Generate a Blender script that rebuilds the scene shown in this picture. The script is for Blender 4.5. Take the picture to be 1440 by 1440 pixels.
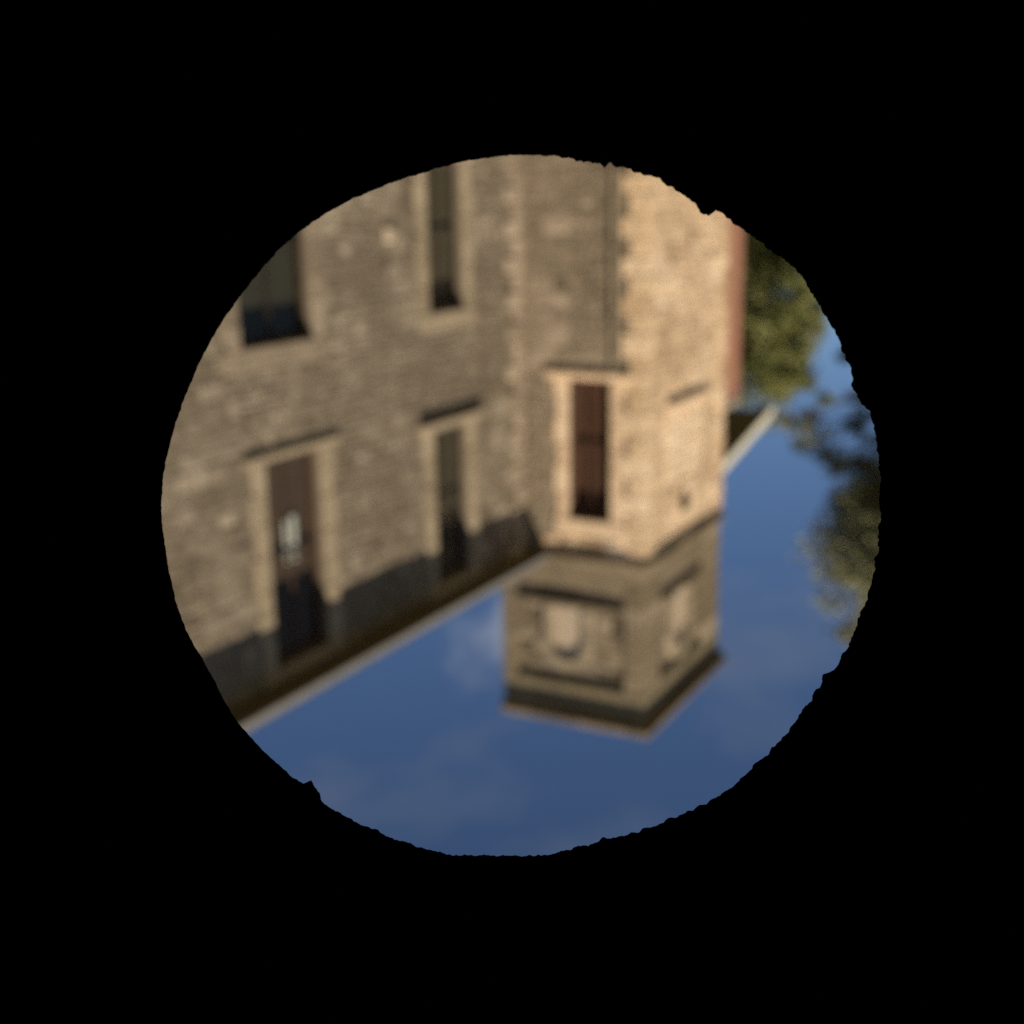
import bpy, math, random
from mathutils import Vector, noise

for o in list(bpy.data.objects):
    bpy.data.objects.remove(o, do_unlink=True)
scene = bpy.context.scene
C = scene.collection

# ------------------------------------------------------------------ camera
# The picture is an inverted view (as in a camera obscura): the camera is rolled by half a turn.
CAM = Vector((18.553, -7.47, 1.6))
RIGHT = Vector((0.468541, 0.883299, -0.015865))
UP = Vector((0.219742, -0.099130, 0.970508))
FWD = Vector((-0.855677, 0.458209, 0.240545))
HEAD = Vector((-0.88155, 0.47209, 0.0)).normalized()      # horizontal heading
SIDE = Vector((HEAD.y, -HEAD.x, 0.0))                     # to the right of the heading
OPEN_DIST = 1.3                                           # added chamber front wall in front of the eye
cam_d = bpy.data.cameras.new('camera')
cam = bpy.data.objects.new('camera', cam_d)
C.objects.link(cam)
from mathutils import Matrix
x_ax, y_ax, z_ax = -RIGHT, -UP, -FWD                      # rolled by 180 degrees
cam.matrix_world = Matrix(((x_ax.x, y_ax.x, z_ax.x, CAM.x), (x_ax.y, y_ax.y, z_ax.y, CAM.y),
                           (x_ax.z, y_ax.z, z_ax.z, CAM.z), (0, 0, 0, 1)))
cam_d.sensor_width = 36.0
cam_d.lens = 36.0 * 1750.2 / 1440.0
cam_d.clip_start = 0.05
cam_d.clip_end = 3000
cam_d.dof.use_dof = True
cam_d.dof.focus_distance = 1.42
cam_d.dof.aperture_fstop = 2.3
scene.camera = cam

# ------------------------------------------------------------------ sky, sun, exposure
SUN_TO = Vector((0.46, -0.52, 1.0)).normalized()
SUN_EL = math.asin(SUN_TO.z)
SUN_AZ = math.atan2(SUN_TO.x, SUN_TO.y)
world = bpy.data.worlds.new('World')
scene.world = world
world.use_nodes = True
nt = world.node_tree
nt.nodes.clear()
wo = nt.nodes.new('ShaderNodeOutputWorld')
bg = nt.nodes.new('ShaderNodeBackground')
sky = nt.nodes.new('ShaderNodeTexSky')
sky.sky_type = 'NISHITA'
sky.sun_disc = False
sky.sun_elevation = SUN_EL
sky.sun_rotation = SUN_AZ
sky.air_density = 0.85
sky.dust_density = 0.3
sky.ozone_density = 5.5
sky.altitude = 2200
# thin fair-weather cloud veils
tc = nt.nodes.new('ShaderNodeTexCoord')
mp = nt.nodes.new('ShaderNodeMapping')
mp.inputs['Scale'].default_value = (2.2, 2.2, 5.0)
nz = nt.nodes.new('ShaderNodeTexNoise')
nz.inputs['Scale'].default_value = 2.3
nz.inputs['Detail'].default_value = 6
nz.inputs['Roughness'].default_value = 0.55
cr = nt.nodes.new('ShaderNodeValToRGB')
cr.color_ramp.elements[0].position = 0.52
cr.color_ramp.elements[0].color = (0, 0, 0, 1)
cr.color_ramp.elements[1].position = 0.80
cr.color_ramp.elements[1].color = (0.32, 0.32, 0.32, 1)
mx = nt.nodes.new('ShaderNodeMix')
mx.data_type = 'RGBA'
mx.inputs[7].default_value = (3.2, 3.4, 3.8, 1)
nt.links.new(tc.outputs['Generated'], mp.inputs['Vector'])
nt.links.new(mp.outputs[0], nz.inputs['Vector'])
nt.links.new(nz.outputs['Fac'], cr.inputs[0])
nt.links.new(cr.outputs[0], mx.inputs[0])
nt.links.new(sky.outputs[0], mx.inputs[6])
wisp_at = (-RIGHT * ((708 - 720) / 1750.2) + UP * ((892 - 720) / 1750.2) + FWD).normalized()   # just right of the tower top
dist = nt.nodes.new('ShaderNodeVectorMath'); dist.operation = 'DISTANCE'
dist.inputs[1].default_value = wisp_at
nz2 = nt.nodes.new('ShaderNodeTexNoise'); nz2.inputs['Scale'].default_value = 18; nz2.inputs['Detail'].default_value = 5
jit = nt.nodes.new('ShaderNodeMath'); jit.operation = 'MULTIPLY_ADD'; jit.inputs[1].default_value = 0.13
fall = nt.nodes.new('ShaderNodeMapRange'); fall.interpolation_type = 'SMOOTHSTEP'
fall.inputs[1].default_value, fall.inputs[2].default_value = 0.06, 0.115
fall.inputs[3].default_value, fall.inputs[4].default_value = 0.7, 0.0
mx2 = nt.nodes.new('ShaderNodeMix'); mx2.data_type = 'RGBA'
mx2.inputs[7].default_value = (5.0, 5.4, 6.2, 1)
nt.links.new(tc.outputs['Generated'], dist.inputs[0])
nt.links.new(tc.outputs['Generated'], nz2.inputs['Vector'])
nt.links.new(nz2.outputs['Fac'], jit.inputs[0]); nt.links.new(dist.outputs['Value'], jit.inputs[2])
nt.links.new(jit.outputs[0], fall.inputs[0]); nt.links.new(fall.outputs[0], mx2.inputs[0])
nt.links.new(mx.outputs[2], mx2.inputs[6])
nt.links.new(mx2.outputs[2], bg.inputs[0])
bg.inputs[1].default_value = 0.05
nt.links.new(bg.outputs[0], wo.inputs[0])

sd = bpy.data.lights.new('sun', 'SUN')
sd.energy = 5.0
sd.angle = math.radians(0.53)
sd.color = (1.0, 0.86, 0.68)
sun = bpy.data.objects.new('sun', sd)
C.objects.link(sun)
sun.location = (20, -20, 40)
sun.rotation_euler = (-SUN_TO).to_track_quat('-Z', 'Y').to_euler()

scene.view_settings.view_transform = 'Standard'
scene.view_settings.look = 'None'
scene.view_settings.exposure = 0.45
scene.view_settings.gamma = 1.0
scene.view_settings.use_curve_mapping = False
scene.render.engine = 'CYCLES'
scene.cycles.max_bounces = 6
scene.cycles.transparent_max_bounces = 12
scene.cycles.use_denoising = False

# ------------------------------------------------------------------ materials
def new_mat(name):
    m = bpy.data.materials.new(name)
    m.use_nodes = True
    t = m.node_tree
    b = t.nodes['Principled BSDF']
    b.inputs['Specular IOR Level'].default_value = 0.25
    return m, t, b

def N(t, kind, **kw):
    n = t.nodes.new(kind)
    for k, v in kw.items():
        n.inputs[k].default_value = v
    return n

def ramp(t, stops):
    r = t.nodes.new('ShaderNodeValToRGB')
    e = r.color_ramp.elements
    while len(e) < len(stops):
        e.new(0.5)
    for i, (p, c) in enumerate(stops):
        e[i].position = p
        e[i].color = (*c, 1)
    return r

def stone_mat(name, stops, rough=0.92, grain=0.35, stain=0.35):
    """per-piece tone (attribute 'tone') picks the stone colour; noise adds grain and lichen patches"""
    m, t, b = new_mat(name)
    L = t.links
    at = t.nodes.new('ShaderNodeAttribute')
    at.attribute_name = 'tone'
    rp = ramp(t, stops)
    L.new(at.outputs['Fac'], rp.inputs[0])
    geo = t.nodes.new('ShaderNodeNewGeometry')
    n1 = N(t, 'ShaderNodeTexNoise', Scale=9.0, Detail=8.0, Roughness=0.65)
    L.new(geo.outputs['Position'], n1.inputs['Vector'])
    m1 = t.nodes.new('ShaderNodeMapRange')
    m1.inputs[1].default_value, m1.inputs[2].default_value = 0.3, 0.7
    m1.inputs[3].default_value, m1.inputs[4].default_value = 1 - grain, 1 + grain
    L.new(n1.outputs['Fac'], m1.inputs[0])
    mul = t.nodes.new('ShaderNodeMix'); mul.data_type = 'RGBA'; mul.blend_type = 'MULTIPLY'
    mul.inputs[0].default_value = 1.0
    L.new(rp.outputs[0], mul.inputs[6]); L.new(m1.outputs[0], mul.inputs[7])
    n2 = N(t, 'ShaderNodeTexNoise', Scale=1.6, Detail=5.0, Roughness=0.6)
    L.new(geo.outputs['Position'], n2.inputs['Vector'])
    m2 = t.nodes.new('ShaderNodeMapRange')
    m2.inputs[1].default_value, m2.inputs[2].default_value = 0.5, 0.72
    m2.inputs[3].default_value, m2.inputs[4].default_value = 0.0, stain
    L.new(n2.outputs['Fac'], m2.inputs[0])
    st = t.nodes.new('ShaderNodeMix'); st.data_type = 'RGBA'
    st.inputs[7].default_value = (0.115, 0.10, 0.065, 1)
    L.new(m2.outputs[0], st.inputs[0]); L.new(mul.outputs[2], st.inputs[6])
    L.new(st.outputs[2], b.inputs['Base Color'])
    n3 = N(t, 'ShaderNodeTexNoise', Scale=28.0, Detail=6.0, Roughness=0.7)
    L.new(geo.outputs['Position'], n3.inputs['Vector'])
    bp = N(t, 'ShaderNodeBump', Strength=0.55, Distance=0.02)
    L.new(n3.outputs['Fac'], bp.inputs['Height']); L.new(bp.outputs[0], b.inputs['Normal'])
    b.inputs['Roughness'].default_value = rough
    return m

def plain_mat(name, col, rough=0.7, var=0.2, scale=6.0, bump=0.15, metallic=0.0, stretch=(1, 1, 1)):
    m, t, b = new_mat(name)
    L = t.links
    geo = t.nodes.new('ShaderNodeNewGeometry')
    mpn = t.nodes.new('ShaderNodeMapping'); mpn.inputs['Scale'].default_value = stretch
    L.new(geo.outputs['Position'], mpn.inputs[0])
    n = N(t, 'ShaderNodeTexNoise', Scale=scale, Detail=6.0, Roughness=0.6)
    L.new(mpn.outputs[0], n.inputs['Vector'])
    r = ramp(t, [(0.3, tuple(c * (1 - var) for c in col)), (0.7, tuple(min(1, c * (1 + var)) for c in col))])
    L.new(n.outputs['Fac'], r.inputs[0]); L.new(r.outputs[0], b.inputs['Base Color'])
    bp = N(t, 'ShaderNodeBump', Strength=bump, Distance=0.01)
    L.new(n.outputs['Fac'], bp.inputs['Height']); L.new(bp.outputs[0], b.inputs['Normal'])
    b.inputs['Roughness'].default_value = rough
    b.inputs['Metallic'].default_value = metallic
    return m

M = {}
M['tower_stone'] = stone_mat('tower_stone', [(0.0, (0.33, 0.232, 0.135)), (0.35, (0.57, 0.412, 0.25)), (0.7, (0.70, 0.52, 0.33)), (1.0, (0.82, 0.65, 0.45))], stain=0.25)
M['upper_stone'] = stone_mat('upper_stone', [(0.0, (0.08, 0.062, 0.035)), (0.4, (0.17, 0.132, 0.08)), (0.8, (0.24, 0.188, 0.12)), (1.0, (0.34, 0.272, 0.185))], stain=0.5)  # darker than the tower below: hot-spot falloff put into the colour
M['wing_stone'] = stone_mat('wing_stone', [(0.0, (0.125, 0.10, 0.067)), (0.35, (0.175, 0.142, 0.10)), (0.7, (0.22, 0.182, 0.13)), (1.0, (0.34, 0.288, 0.213))], stain=0.3)  # grey-brown rubble, its colour also darkened for falloff away from the tower
M['grey_stone'] = stone_mat('grey_stone', [(0.0, (0.155, 0.124, 0.083)), (0.35, (0.22, 0.178, 0.125)), (0.7, (0.275, 0.222, 0.158)), (1.0, (0.38, 0.312, 0.23))], stain=0.3)
M['pale_stone'] = stone_mat('pale_stone', [(0.0, (0.24, 0.195, 0.13)), (0.5, (0.31, 0.253, 0.17)), (1.0, (0.39, 0.32, 0.225))], grain=0.2, stain=0.25)
M['warm_dressed'] = stone_mat('warm_dressed', [(0.0, (0.56, 0.41, 0.26)), (0.5, (0.68, 0.505, 0.33)), (1.0, (0.78, 0.61, 0.42))], grain=0.2, stain=0.15)
M['niche_stone'] = stone_mat('niche_stone', [(0.0, (0.34, 0.27, 0.18)), (1.0, (0.48, 0.39, 0.285))], grain=0.2, stain=0.15)
M['mortar'] = plain_mat('mortar', (0.19, 0.155, 0.11), 0.95, 0.25, 14.0, 0.4)
M['mortar_warm'] = plain_mat('mortar_warm', (0.60, 0.45, 0.30), 0.95, 0.25, 14.0, 0.4)
M['mortar_grey'] = plain_mat('mortar_grey', (0.27, 0.215, 0.15), 0.95, 0.25, 14.0, 0.4)
M['frieze_stone'] = stone_mat('frieze_stone', [(0.0, (0.15, 0.12, 0.07)), (1.0, (0.22, 0.18, 0.11))], grain=0.3, stain=0.4)  # brown frieze stone, tone close to the upper stage
M['red_timber'] = plain_mat('red_timber', (0.085, 0.038, 0.026), 0.5, 0.25, 3.0, 0.1, stretch=(8, 8, 1))
M['grey_timber'] = plain_mat('grey_timber', (0.075, 0.06, 0.045), 0.55, 0.25, 3.0, 0.1, stretch=(8, 8, 1))
M['soffit'] = plain_mat('soffit', (0.12, 0.105, 0.065), 0.8, 0.3, 4.0, 0.2, stretch=(1, 8, 8))
M['fascia'] = plain_mat('fascia', (0.21, 0.205, 0.19), 0.55, 0.18, 3.0, 0.1, stretch=(1, 6, 6))
M['lead_pipe'] = plain_mat('lead_pipe', (0.24, 0.20, 0.135), 0.7, 0.3, 8.0, 0.2)
M['blind_red'] = plain_mat('blind_red', (0.125, 0.06, 0.043), 0.9, 0.15, 5.0, 0.1, stretch=(6, 6, 1))
M['blind_dark'] = plain_mat('blind_dark', (0.085, 0.068, 0.05), 0.9, 0.2, 5.0, 0.1, stretch=(6, 6, 1))
M['blind_brown'] = plain_mat('blind_brown', (0.092, 0.058, 0.042), 0.9, 0.2, 5.0, 0.1, stretch=(6, 6, 1))
M['brown_timber'] = plain_mat('brown_timber', (0.075, 0.045, 0.033), 0.6, 0.2, 5.0, 0.1)
M['blind_dim'] = plain_mat('blind_dim', (0.05, 0.04, 0.027), 0.9, 0.2, 5.0, 0.1, stretch=(6, 6, 1))
M['white_cloth'] = plain_mat('white_cloth', (0.66, 0.66, 0.66), 0.9, 0.06, 9.0, 0.2)
M['dark_timber'] = plain_mat('dark_timber', (0.03, 0.022, 0.015), 0.8, 0.3, 5.0, 0.2)
M['slate'] = plain_mat('slate', (0.10, 0.10, 0.105), 0.7, 0.3, 3.0, 0.3)
M['brown_render'] = plain_mat('brown_render', (0.20, 0.17, 0.12), 0.95, 0.25, 3.0, 0.3)  # plain brown render of the lean-to walls and soffit
M['verge'] = plain_mat('verge', (0.78, 0.76, 0.62), 0.6, 0.15, 4.0, 0.1)
M['bark'] = plain_mat('bark', (0.085, 0.065, 0.045), 0.95, 0.35, 7.0, 0.6, stretch=(3, 3, 0.6))
M['black_paint'] = plain_mat('black_paint', (0.03, 0.026, 0.022), 0.95, 0.3, 5.0, 0.3)

def brick_mat():
    m, t, b = new_mat('red_brick')
    L = t.links
    geo = t.nodes.new('ShaderNodeNewGeometry')
    sp = t.nodes.new('ShaderNodeSeparateXYZ'); L.new(geo.outputs['Position'], sp.inputs[0])
    ad = t.nodes.new('ShaderNodeMath'); ad.operation = 'ADD'
    L.new(sp.outputs[0], ad.inputs[0]); L.new(sp.outputs[1], ad.inputs[1])
    cb = t.nodes.new('ShaderNodeCombineXYZ'); L.new(ad.outputs[0], cb.inputs[0]); L.new(sp.outputs[2], cb.inputs[1])
    br = t.nodes.new('ShaderNodeTexBrick')
    br.inputs['Color1'].default_value = (0.42, 0.175, 0.10, 1)
    br.inputs['Color2'].default_value = (0.33, 0.14, 0.08, 1)
    br.inputs['Mortar'].default_value = (0.33, 0.25, 0.18, 1)
    br.inputs['Scale'].default_value = 1.0
    br.inputs['Brick Width'].default_value = 0.225
    br.inputs['Row Height'].default_value = 0.075
    br.inputs['Mortar Size'].default_value = 0.008
    L.new(cb.outputs[0], br.inputs['Vector']); L.new(br.outputs['Color'], b.inputs['Base Color'])
    bp = N(t, 'ShaderNodeBump', Strength=0.5, Distance=0.01); bp.invert = True
    L.new(br.outputs['Fac'], bp.inputs['Height']); L.new(bp.outputs[0], b.inputs['Normal'])
    b.inputs['Roughness'].default_value = 0.9
    return m
M['red_brick'] = brick_mat()

def glass_mat():
    m = bpy.data.materials.new('window_glass'); m.use_nodes = True
    t = m.node_tree; t.nodes.clear(); L = t.links
    out = t.nodes.new('ShaderNodeOutputMaterial')
    tr = t.nodes.new('ShaderNodeBsdfTransparent'); tr.inputs[0].default_value = (0.80, 0.84, 0.78, 1)
    gl = t.nodes.new('ShaderNodeBsdfGlossy'); gl.inputs['Roughness'].default_value = 0.03
    lw = t.nodes.new('ShaderNodeLayerWeight'); lw.inputs[0].default_value = 0.5
    pw = t.nodes.new('ShaderNodeMath'); pw.operation = 'POWER'; pw.inputs[1].default_value = 5.0
    fr = t.nodes.new('ShaderNodeMath'); fr.operation = 'MULTIPLY_ADD'; fr.inputs[1].default_value = 0.5; fr.inputs[2].default_value = 0.02
    L.new(lw.outputs['Facing'], pw.inputs[0]); L.new(pw.outputs[0], fr.inputs[0])
    mixn = t.nodes.new('ShaderNodeMixShader')
    L.new(fr.outputs[0], mixn.inputs[0]); L.new(tr.outputs[0], mixn.inputs[1]); L.new(gl.outputs[0], mixn.inputs[2])
    L.new(mixn.outputs[0], out.inputs[0])
    return m
M['glass'] = glass_mat()

def leaf_mat(name, dark, light):
    m = bpy.data.materials.new(name); m.use_nodes = True
    t = m.node_tree; L = t.links
    b = t.nodes['Principled BSDF']; b.inputs['Roughness'].default_value = 0.6
    b.inputs['Specular IOR Level'].default_value = 0.3
    at = t.nodes.new('ShaderNodeAttribute'); at.attribute_name = 'tone'
    r = ramp(t, [(0.0, dark), (1.0, light)])
    L.new(at.outputs['Fac'], r.inputs[0]); L.new(r.outputs[0], b.inputs['Base Color'])
    tl = t.nodes.new('ShaderNodeBsdfTranslucent'); L.new(r.outputs[0], tl.inputs[0])
    mixn = t.nodes.new('ShaderNodeMixShader'); mixn.inputs[0].default_value = 0.2
    out = [n for n in t.nodes if n.type == 'OUTPUT_MATERIAL'][0]
    L.new(b.outputs[0], mixn.inputs[1]); L.new(tl.outputs[0], mixn.inputs[2]); L.new(mixn.outputs[0], out.inputs[0])
    return m
M['leaf_dark'] = leaf_mat('leaf_dark', (0.14, 0.145, 0.075), (0.30, 0.295, 0.155))
M['leaf_light'] = leaf_mat('leaf_light', (0.12, 0.135, 0.038), (0.30, 0.30, 0.105))

def ground_mat():
    m, t, b = new_mat('dry_lawn')
    L = t.links
    geo = t.nodes.new('ShaderNodeNewGeometry')
    n = N(t, 'ShaderNodeTexNoise', Scale=0.6, Detail=9.0, Roughness=0.7)
    L.new(geo.outputs['Position'], n.inputs['Vector'])
    r = ramp(t, [(0.3, (0.055, 0.052, 0.022)), (0.55, (0.085, 0.075, 0.035)), (0.75, (0.13, 0.105, 0.055))])
    L.new(n.outputs['Fac'], r.inputs[0]); L.new(r.outputs[0], b.inputs['Base Color'])
    b.inputs['Roughness'].default_value = 1.0
    return m
M['dry_lawn'] = ground_mat()

# ------------------------------------------------------------------ mesh helpers
def mesh_obj(name, verts, faces, mat, parent=None, tone=None, smooth=False):
    """verts in world space; the object is placed relative to its parent's base"""
    base = Vector((0, 0, 0))
    p = parent
    while p is not None:
        base += p.location
        p = p.parent
    me = bpy.data.meshes.new(name)
    me.from_pydata([tuple(Vector(v) - base) for v in verts], [], faces)
    if tone is not None:
        a = me.attributes.new('tone', 'FLOAT', 'FACE')
        vals = tone if isinstance(tone, (list, tuple)) else [tone] * len(faces)
        a.data.foreach_set('value', vals)
    me.materials.append(M[mat])
    if smooth:
        for pl in me.polygons:
            pl.use_smooth = True
    me.update()
    o = bpy.data.objects.new(name, me)
    C.objects.link(o)
    if parent is not None:
        o.parent = parent
    return o

def thing(name, loc, label, cat, group=None):
    o = bpy.data.objects.new(name, None)
    C.objects.link(o)
    o.location = loc
    o.empty_display_size = 0.3
    o['label'] = label
    o['category'] = cat
    if group:
        o['group'] = group
    return o

class MB:
    def __init__(self):
        self.v, self.f, self.t = [], [], []
    def add(self, verts, faces, tone=0.5):
        b = len(self.v)
        self.v += [tuple(v) for v in verts]
        self.f += [tuple(b + i for i in f) for f in faces]
        self.t += [tone] * len(faces)
    def box(self, lo, hi, tone=0.5, bev=0.0):
        (x0, y0, z0), (x1, y1, z1) = lo, hi
        if bev <= 0:
            vs = [(x0, y0, z0), (x1, y0, z0), (x1, y1, z0), (x0, y1, z0), (x0, y0, z1), (x1, y0, z1), (x1, y1, z1), (x0, y1, z1)]
            self.add(vs, [(0, 3, 2, 1), (4, 5, 6, 7), (0, 1, 5, 4), (1, 2, 6, 5), (2, 3, 7, 6), (3, 0, 4, 7)], tone)
            return
        # chamfered box: three inset rectangles per axis
        c = bev
        vs, idx = [], {}
        for ax in range(3):
            for sx in (0, 1):
                for sy in (0, 1):
                    for sz in (0, 1):
                        s = (sx, sy, sz)
                        p = []
                        for k in range(3):
                            l, h = lo[k], hi[k]
                            if k == ax:
                                p.append(h if s[k] else l)
                            else:
                                p.append(h - c if s[k] else l + c)
                        idx[(ax, s)] = len(vs)
                        vs.append(tuple(p))
        fs = []
        for ax in range(3):
            a, b = [k for k in range(3) if k != ax]
            for sd_ in (0, 1):
                q = []
                for (i, j) in ((0, 0), (1, 0), (1, 1), (0, 1)):
                    s = [0, 0, 0]; s[ax] = sd_; s[a] = i; s[b] = j
                    q.append(idx[(ax, tuple(s))])
                fs.append(tuple(q))
        for ax in range(3):     # edge chamfers along axis ax
            a, b = [k for k in range(3) if k != ax]
            for i in (0, 1):
                for j in (0, 1):
                    q = []
                    for face_ax, e in ((a, 0), (a, 1), (b, 1), (b, 0)):
                        s = [0, 0, 0]; s[ax] = e; s[a] = i; s[b] = j
                        q.append(idx[(face_ax, tuple(s))])
                    fs.append(tuple(q))
        for sx in (0, 1):
            for sy in (0, 1):
                for sz in (0, 1):
                    fs.append(tuple(idx[(ax, (sx, sy, sz))] for ax in range(3)))
        self.add(vs, fs, tone)
    def build(self, name, mat, parent=None, smooth=False):
        return mesh_obj(name, self.v, self.f, mat, parent, self.t, smooth)

def box_obj(name, lo, hi, mat, parent, tone=0.5, bev=0.0):
    m = MB(); m.box(lo, hi, tone, bev)
    return m.build(name, mat, parent)

class Face:
    """a vertical wall face: u runs along the wall, d is the depth out of it"""
    def __init__(self, o, du, n):
        self.o, self.du, self.n = Vector(o), Vector(du), Vector(n)
    def p(self, u, z, d=0.0):
        q = self.o + self.du * u + self.n * d
        return (q.x, q.y, z)
    def rbox(self, mb, u0, u1, z0, z1, d0, d1, tone=0.5, bev=0.0):
        a, b = self.p(u0, z0, d0), self.p(u1, z1, d1)
        lo = tuple(min(a[k], b[k]) for k in range(3)); hi = tuple(max(a[k], b[k]) for k in range(3))
        mb.box(lo, hi, tone, bev)
    def obj(self, name, u0, u1, z0, z1, d0, d1, mat, parent, tone=0.5, bev=0.0):
        mb = MB(); self.rbox(mb, u0, u1, z0, z1, d0, d1, tone, bev)
        return mb.build(name, mat, parent)

def wall_core(face, u0, u1, z0, z1, openings, depth, mb):
    """the mortared wall behind the stones, with real openings and reveals"""
    us = sorted({u0, u1, *[v for o in openings for v in o[:2] if u0 <= v <= u1]})
    zs = sorted({z0, z1, *[v for o in openings for v in o[2:4] if z0 <= v <= z1]})
    inside = lambda u, z: any(o[0] < u < o[1] and o[2] < z < o[3] for o in openings)
    for i in range(len(us) - 1):
        for j in range(len(zs) - 1):
            if inside((us[i] + us[i + 1]) / 2, (zs[j] + zs[j + 1]) / 2):
                continue
            for d in (0.0, -depth):
                mb.add([face.p(us[i], zs[j], d), face.p(us[i + 1], zs[j], d), face.p(us[i + 1], zs[j + 1], d), face.p(us[i], zs[j + 1], d)], [(0, 1, 2, 3)])
    for o in openings:
        a, b, c, d = o[:4]
        for (p, q) in (((a, c), (b, c)), ((b, c), (b, d)), ((b, d), (a, d)), ((a, d), (a, c))):
            mb.add([face.p(*p, 0), face.p(*q, 0), face.p(*q, -depth), face.p(*p, -depth)], [(0, 1, 2, 3)])

def stone_geo(face, a, b, c, d, rng, proud=0.04, d_base=0.0):
    """one roughly squared rubble stone filling the cell a..b by c..d, with knocked-off corners"""
    g = rng.uniform(0.003, 0.009)
    a, b, c, d = a + g, b - g, c + g, d - g
    w, h = b - a, d - c
    pts = []
    for (cu, cz, su, sz) in ((a, c, 1, 1), (b, c, -1, 1), (b, d, -1, -1), (a, d, 1, -1)):
        k1 = rng.uniform(0.06, 0.30) * min(w, h)
        k2 = rng.uniform(0.06, 0.30) * min(w, h)
        p1 = (cu + su * k1, cz + sz * rng.uniform(0, 0.012))
        p2 = (cu + su * rng.uniform(0, 0.012), cz + sz * k2)
        pts += [p2, p1] if (su * sz > 0) else [p1, p2]
    mu, mz = (a + b) / 2, (c + d) / 2
    mid_d = d_base + rng.uniform(0.001, 0.005)
    top_d = mid_d + rng.uniform(0.2, 1.0) * proud * 0.28
    tu, tz = rng.uniform(-0.25, 0.25) * 0.02, rng.uniform(-0.25, 0.25) * 0.025
    n = len(pts)
    def wp(u, z):                                   # courses wander up and down
        v = Vector((u * 1.1, z * 1.1, face.o.y + 3.3))
        w2 = Vector((u * 3.6, z * 3.6, face.o.y + 9.1))
        return u + .02 * noise.noise(v + Vector((7, 0, 0))) + .012 * noise.noise(w2), z + .035 * noise.noise(v) + .022 * noise.noise(w2 + Vector((0, 5, 0)))
    ring = lambda s, dd, tilt: [face.p(*wp(mu + (u - mu) * s, mz + (z - mz) * s), dd + tilt * ((u - mu) / max(w, .01) * tu * 2 + (z - mz) / max(h, .01) * tz * 2)) for (u, z) in pts]
    vs = ring(1.0, d_base - 0.012, 0) + ring(1.0, mid_d, 0) + ring(rng.uniform(0.76, 0.86), top_d, 1.0)
    fs = []
    for k in range(n):
        k2 = (k + 1) % n
        fs.append((k, k2, n + k2, n + k))
        fs.append((n + k, n + k2, 2 * n + k2, 2 * n + k))
    fs.append(tuple(range(2 * n, 3 * n)))
    return vs, fs

def rubble(face, u0, u1, z0, z1, openings, rng, hmin=0.12, hmax=0.19, wmin=0.13, wmax=0.30):
    """courses of rubble around the openings -> list of cells"""
    marks = sorted({z0, z1, *[v for o in openings for v in o[2:4] if z0 < v < z1]})
    cells = []
    for zb, zt in zip(marks[:-1], marks[1:]):
        if zt - zb < 0.02:
            continue
        free = [(u0, u1)]
        for o in openings:
            if o[2] < (zb + zt) / 2 < o[3]:
                nf = []
                for (p, q) in free:
                    if o[1] <= p or o[0] >= q:
                        nf.append((p, q)); continue
                    if o[0] - p > 0.02: nf.append((p, o[0]))
                    if q - o[1] > 0.02: nf.append((o[1], q))
                free = nf
        for (p, q) in free:
            # patches of random width, each with beds of its own, so that no course runs through
            edge = p
            while q - edge > 0.02:
                pw = rng.uniform(0.35, 1.05)
                if q - edge - pw < 0.3:
                    pw = q - edge
                span = zt - zb
                big = rng.choice((0.8, 0.9, 1.0, 1.25, 1.7))
                n = max(1, round(span / (big * rng.uniform(hmin, hmax))))
                ws = [rng.uniform(0.55, 1.5) for _ in range(n)]
                sm = sum(ws); c = zb
                for w_ in ws:
                    d = c + span * w_ / sm
                    u = edge
                    while edge + pw - u > 0.02:
                        w = big * rng.uniform(wmin, wmax)
                        if edge + pw - u - w < wmin * 0.8:
                            w = edge + pw - u
                        if w > big * wmax * 1.35:
                            w = w / 2
                        cells.append((u, u + w, c, d))
                        u += w
                    c = d
                edge += pw
    return cells

def tone_at(rng, u, z, seed):
    t = 0.48 + 0.42 * noise.noise(Vector((u * 0.9, z * 0.9, seed))) + rng.gauss(0, 0.2)
    if rng.random() < 0.07:
        t += 0.4
    return min(1.0, max(0.0, t))

def lay_stones(sets, part_parent_of, rng, limit=300):
    """sets: list of (face, cells, material, wall part, seed). The nearest stones become objects of their own."""
    allc = []
    for si, (face, cells, mat, wall, seed) in enumerate(sets):
        for (a, b, c, d) in cells:
            p = Vector(face.p((a + b) / 2, (c + d) / 2)) - CAM
            dist = p.length
            dr = p.normalized()
            x, y, z = dr.dot(RIGHT), dr.dot(UP), dr.dot(FWD)
            seen = math.hypot(x / z, y / z) < 0.285
            area = (b - a) * (d - c) / dist ** 2 * abs(dr.dot(face.n))
            allc.append((area if seen else area * 0.01, si, (a, b, c, d)))
    allc.sort(key=lambda q: -q[0])
    rest = {}
    for k, (_, si, (a, b, c, d)) in enumerate(allc):
        face, _, mat, wall, seed = sets[si]
        vs, fs = stone_geo(face, a, b, c, d, rng)
        tn = tone_at(rng, a, c, seed)
        if k < limit:
            mesh_obj('stone', vs, fs, mat, wall, tn)
        else:
            key = si
            if key not in rest:
                rest[key] = MB()
            rest[key].add(vs, fs, tn)
    for si, mb in rest.items():
        o = mb.build('rubble_stones', sets[si][2], sets[si][3])
        o['kind'] = 'stuff'

# ------------------------------------------------------------------ ground, and dark chamber added round the camera
G = mesh_obj('ground', [(-700, -700, 0), (700, -700, 0), (700, 700, 0), (-700, 700, 0)], [(0, 1, 2, 3)], 'dry_lawn')
G['kind'] = 'structure'

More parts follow.
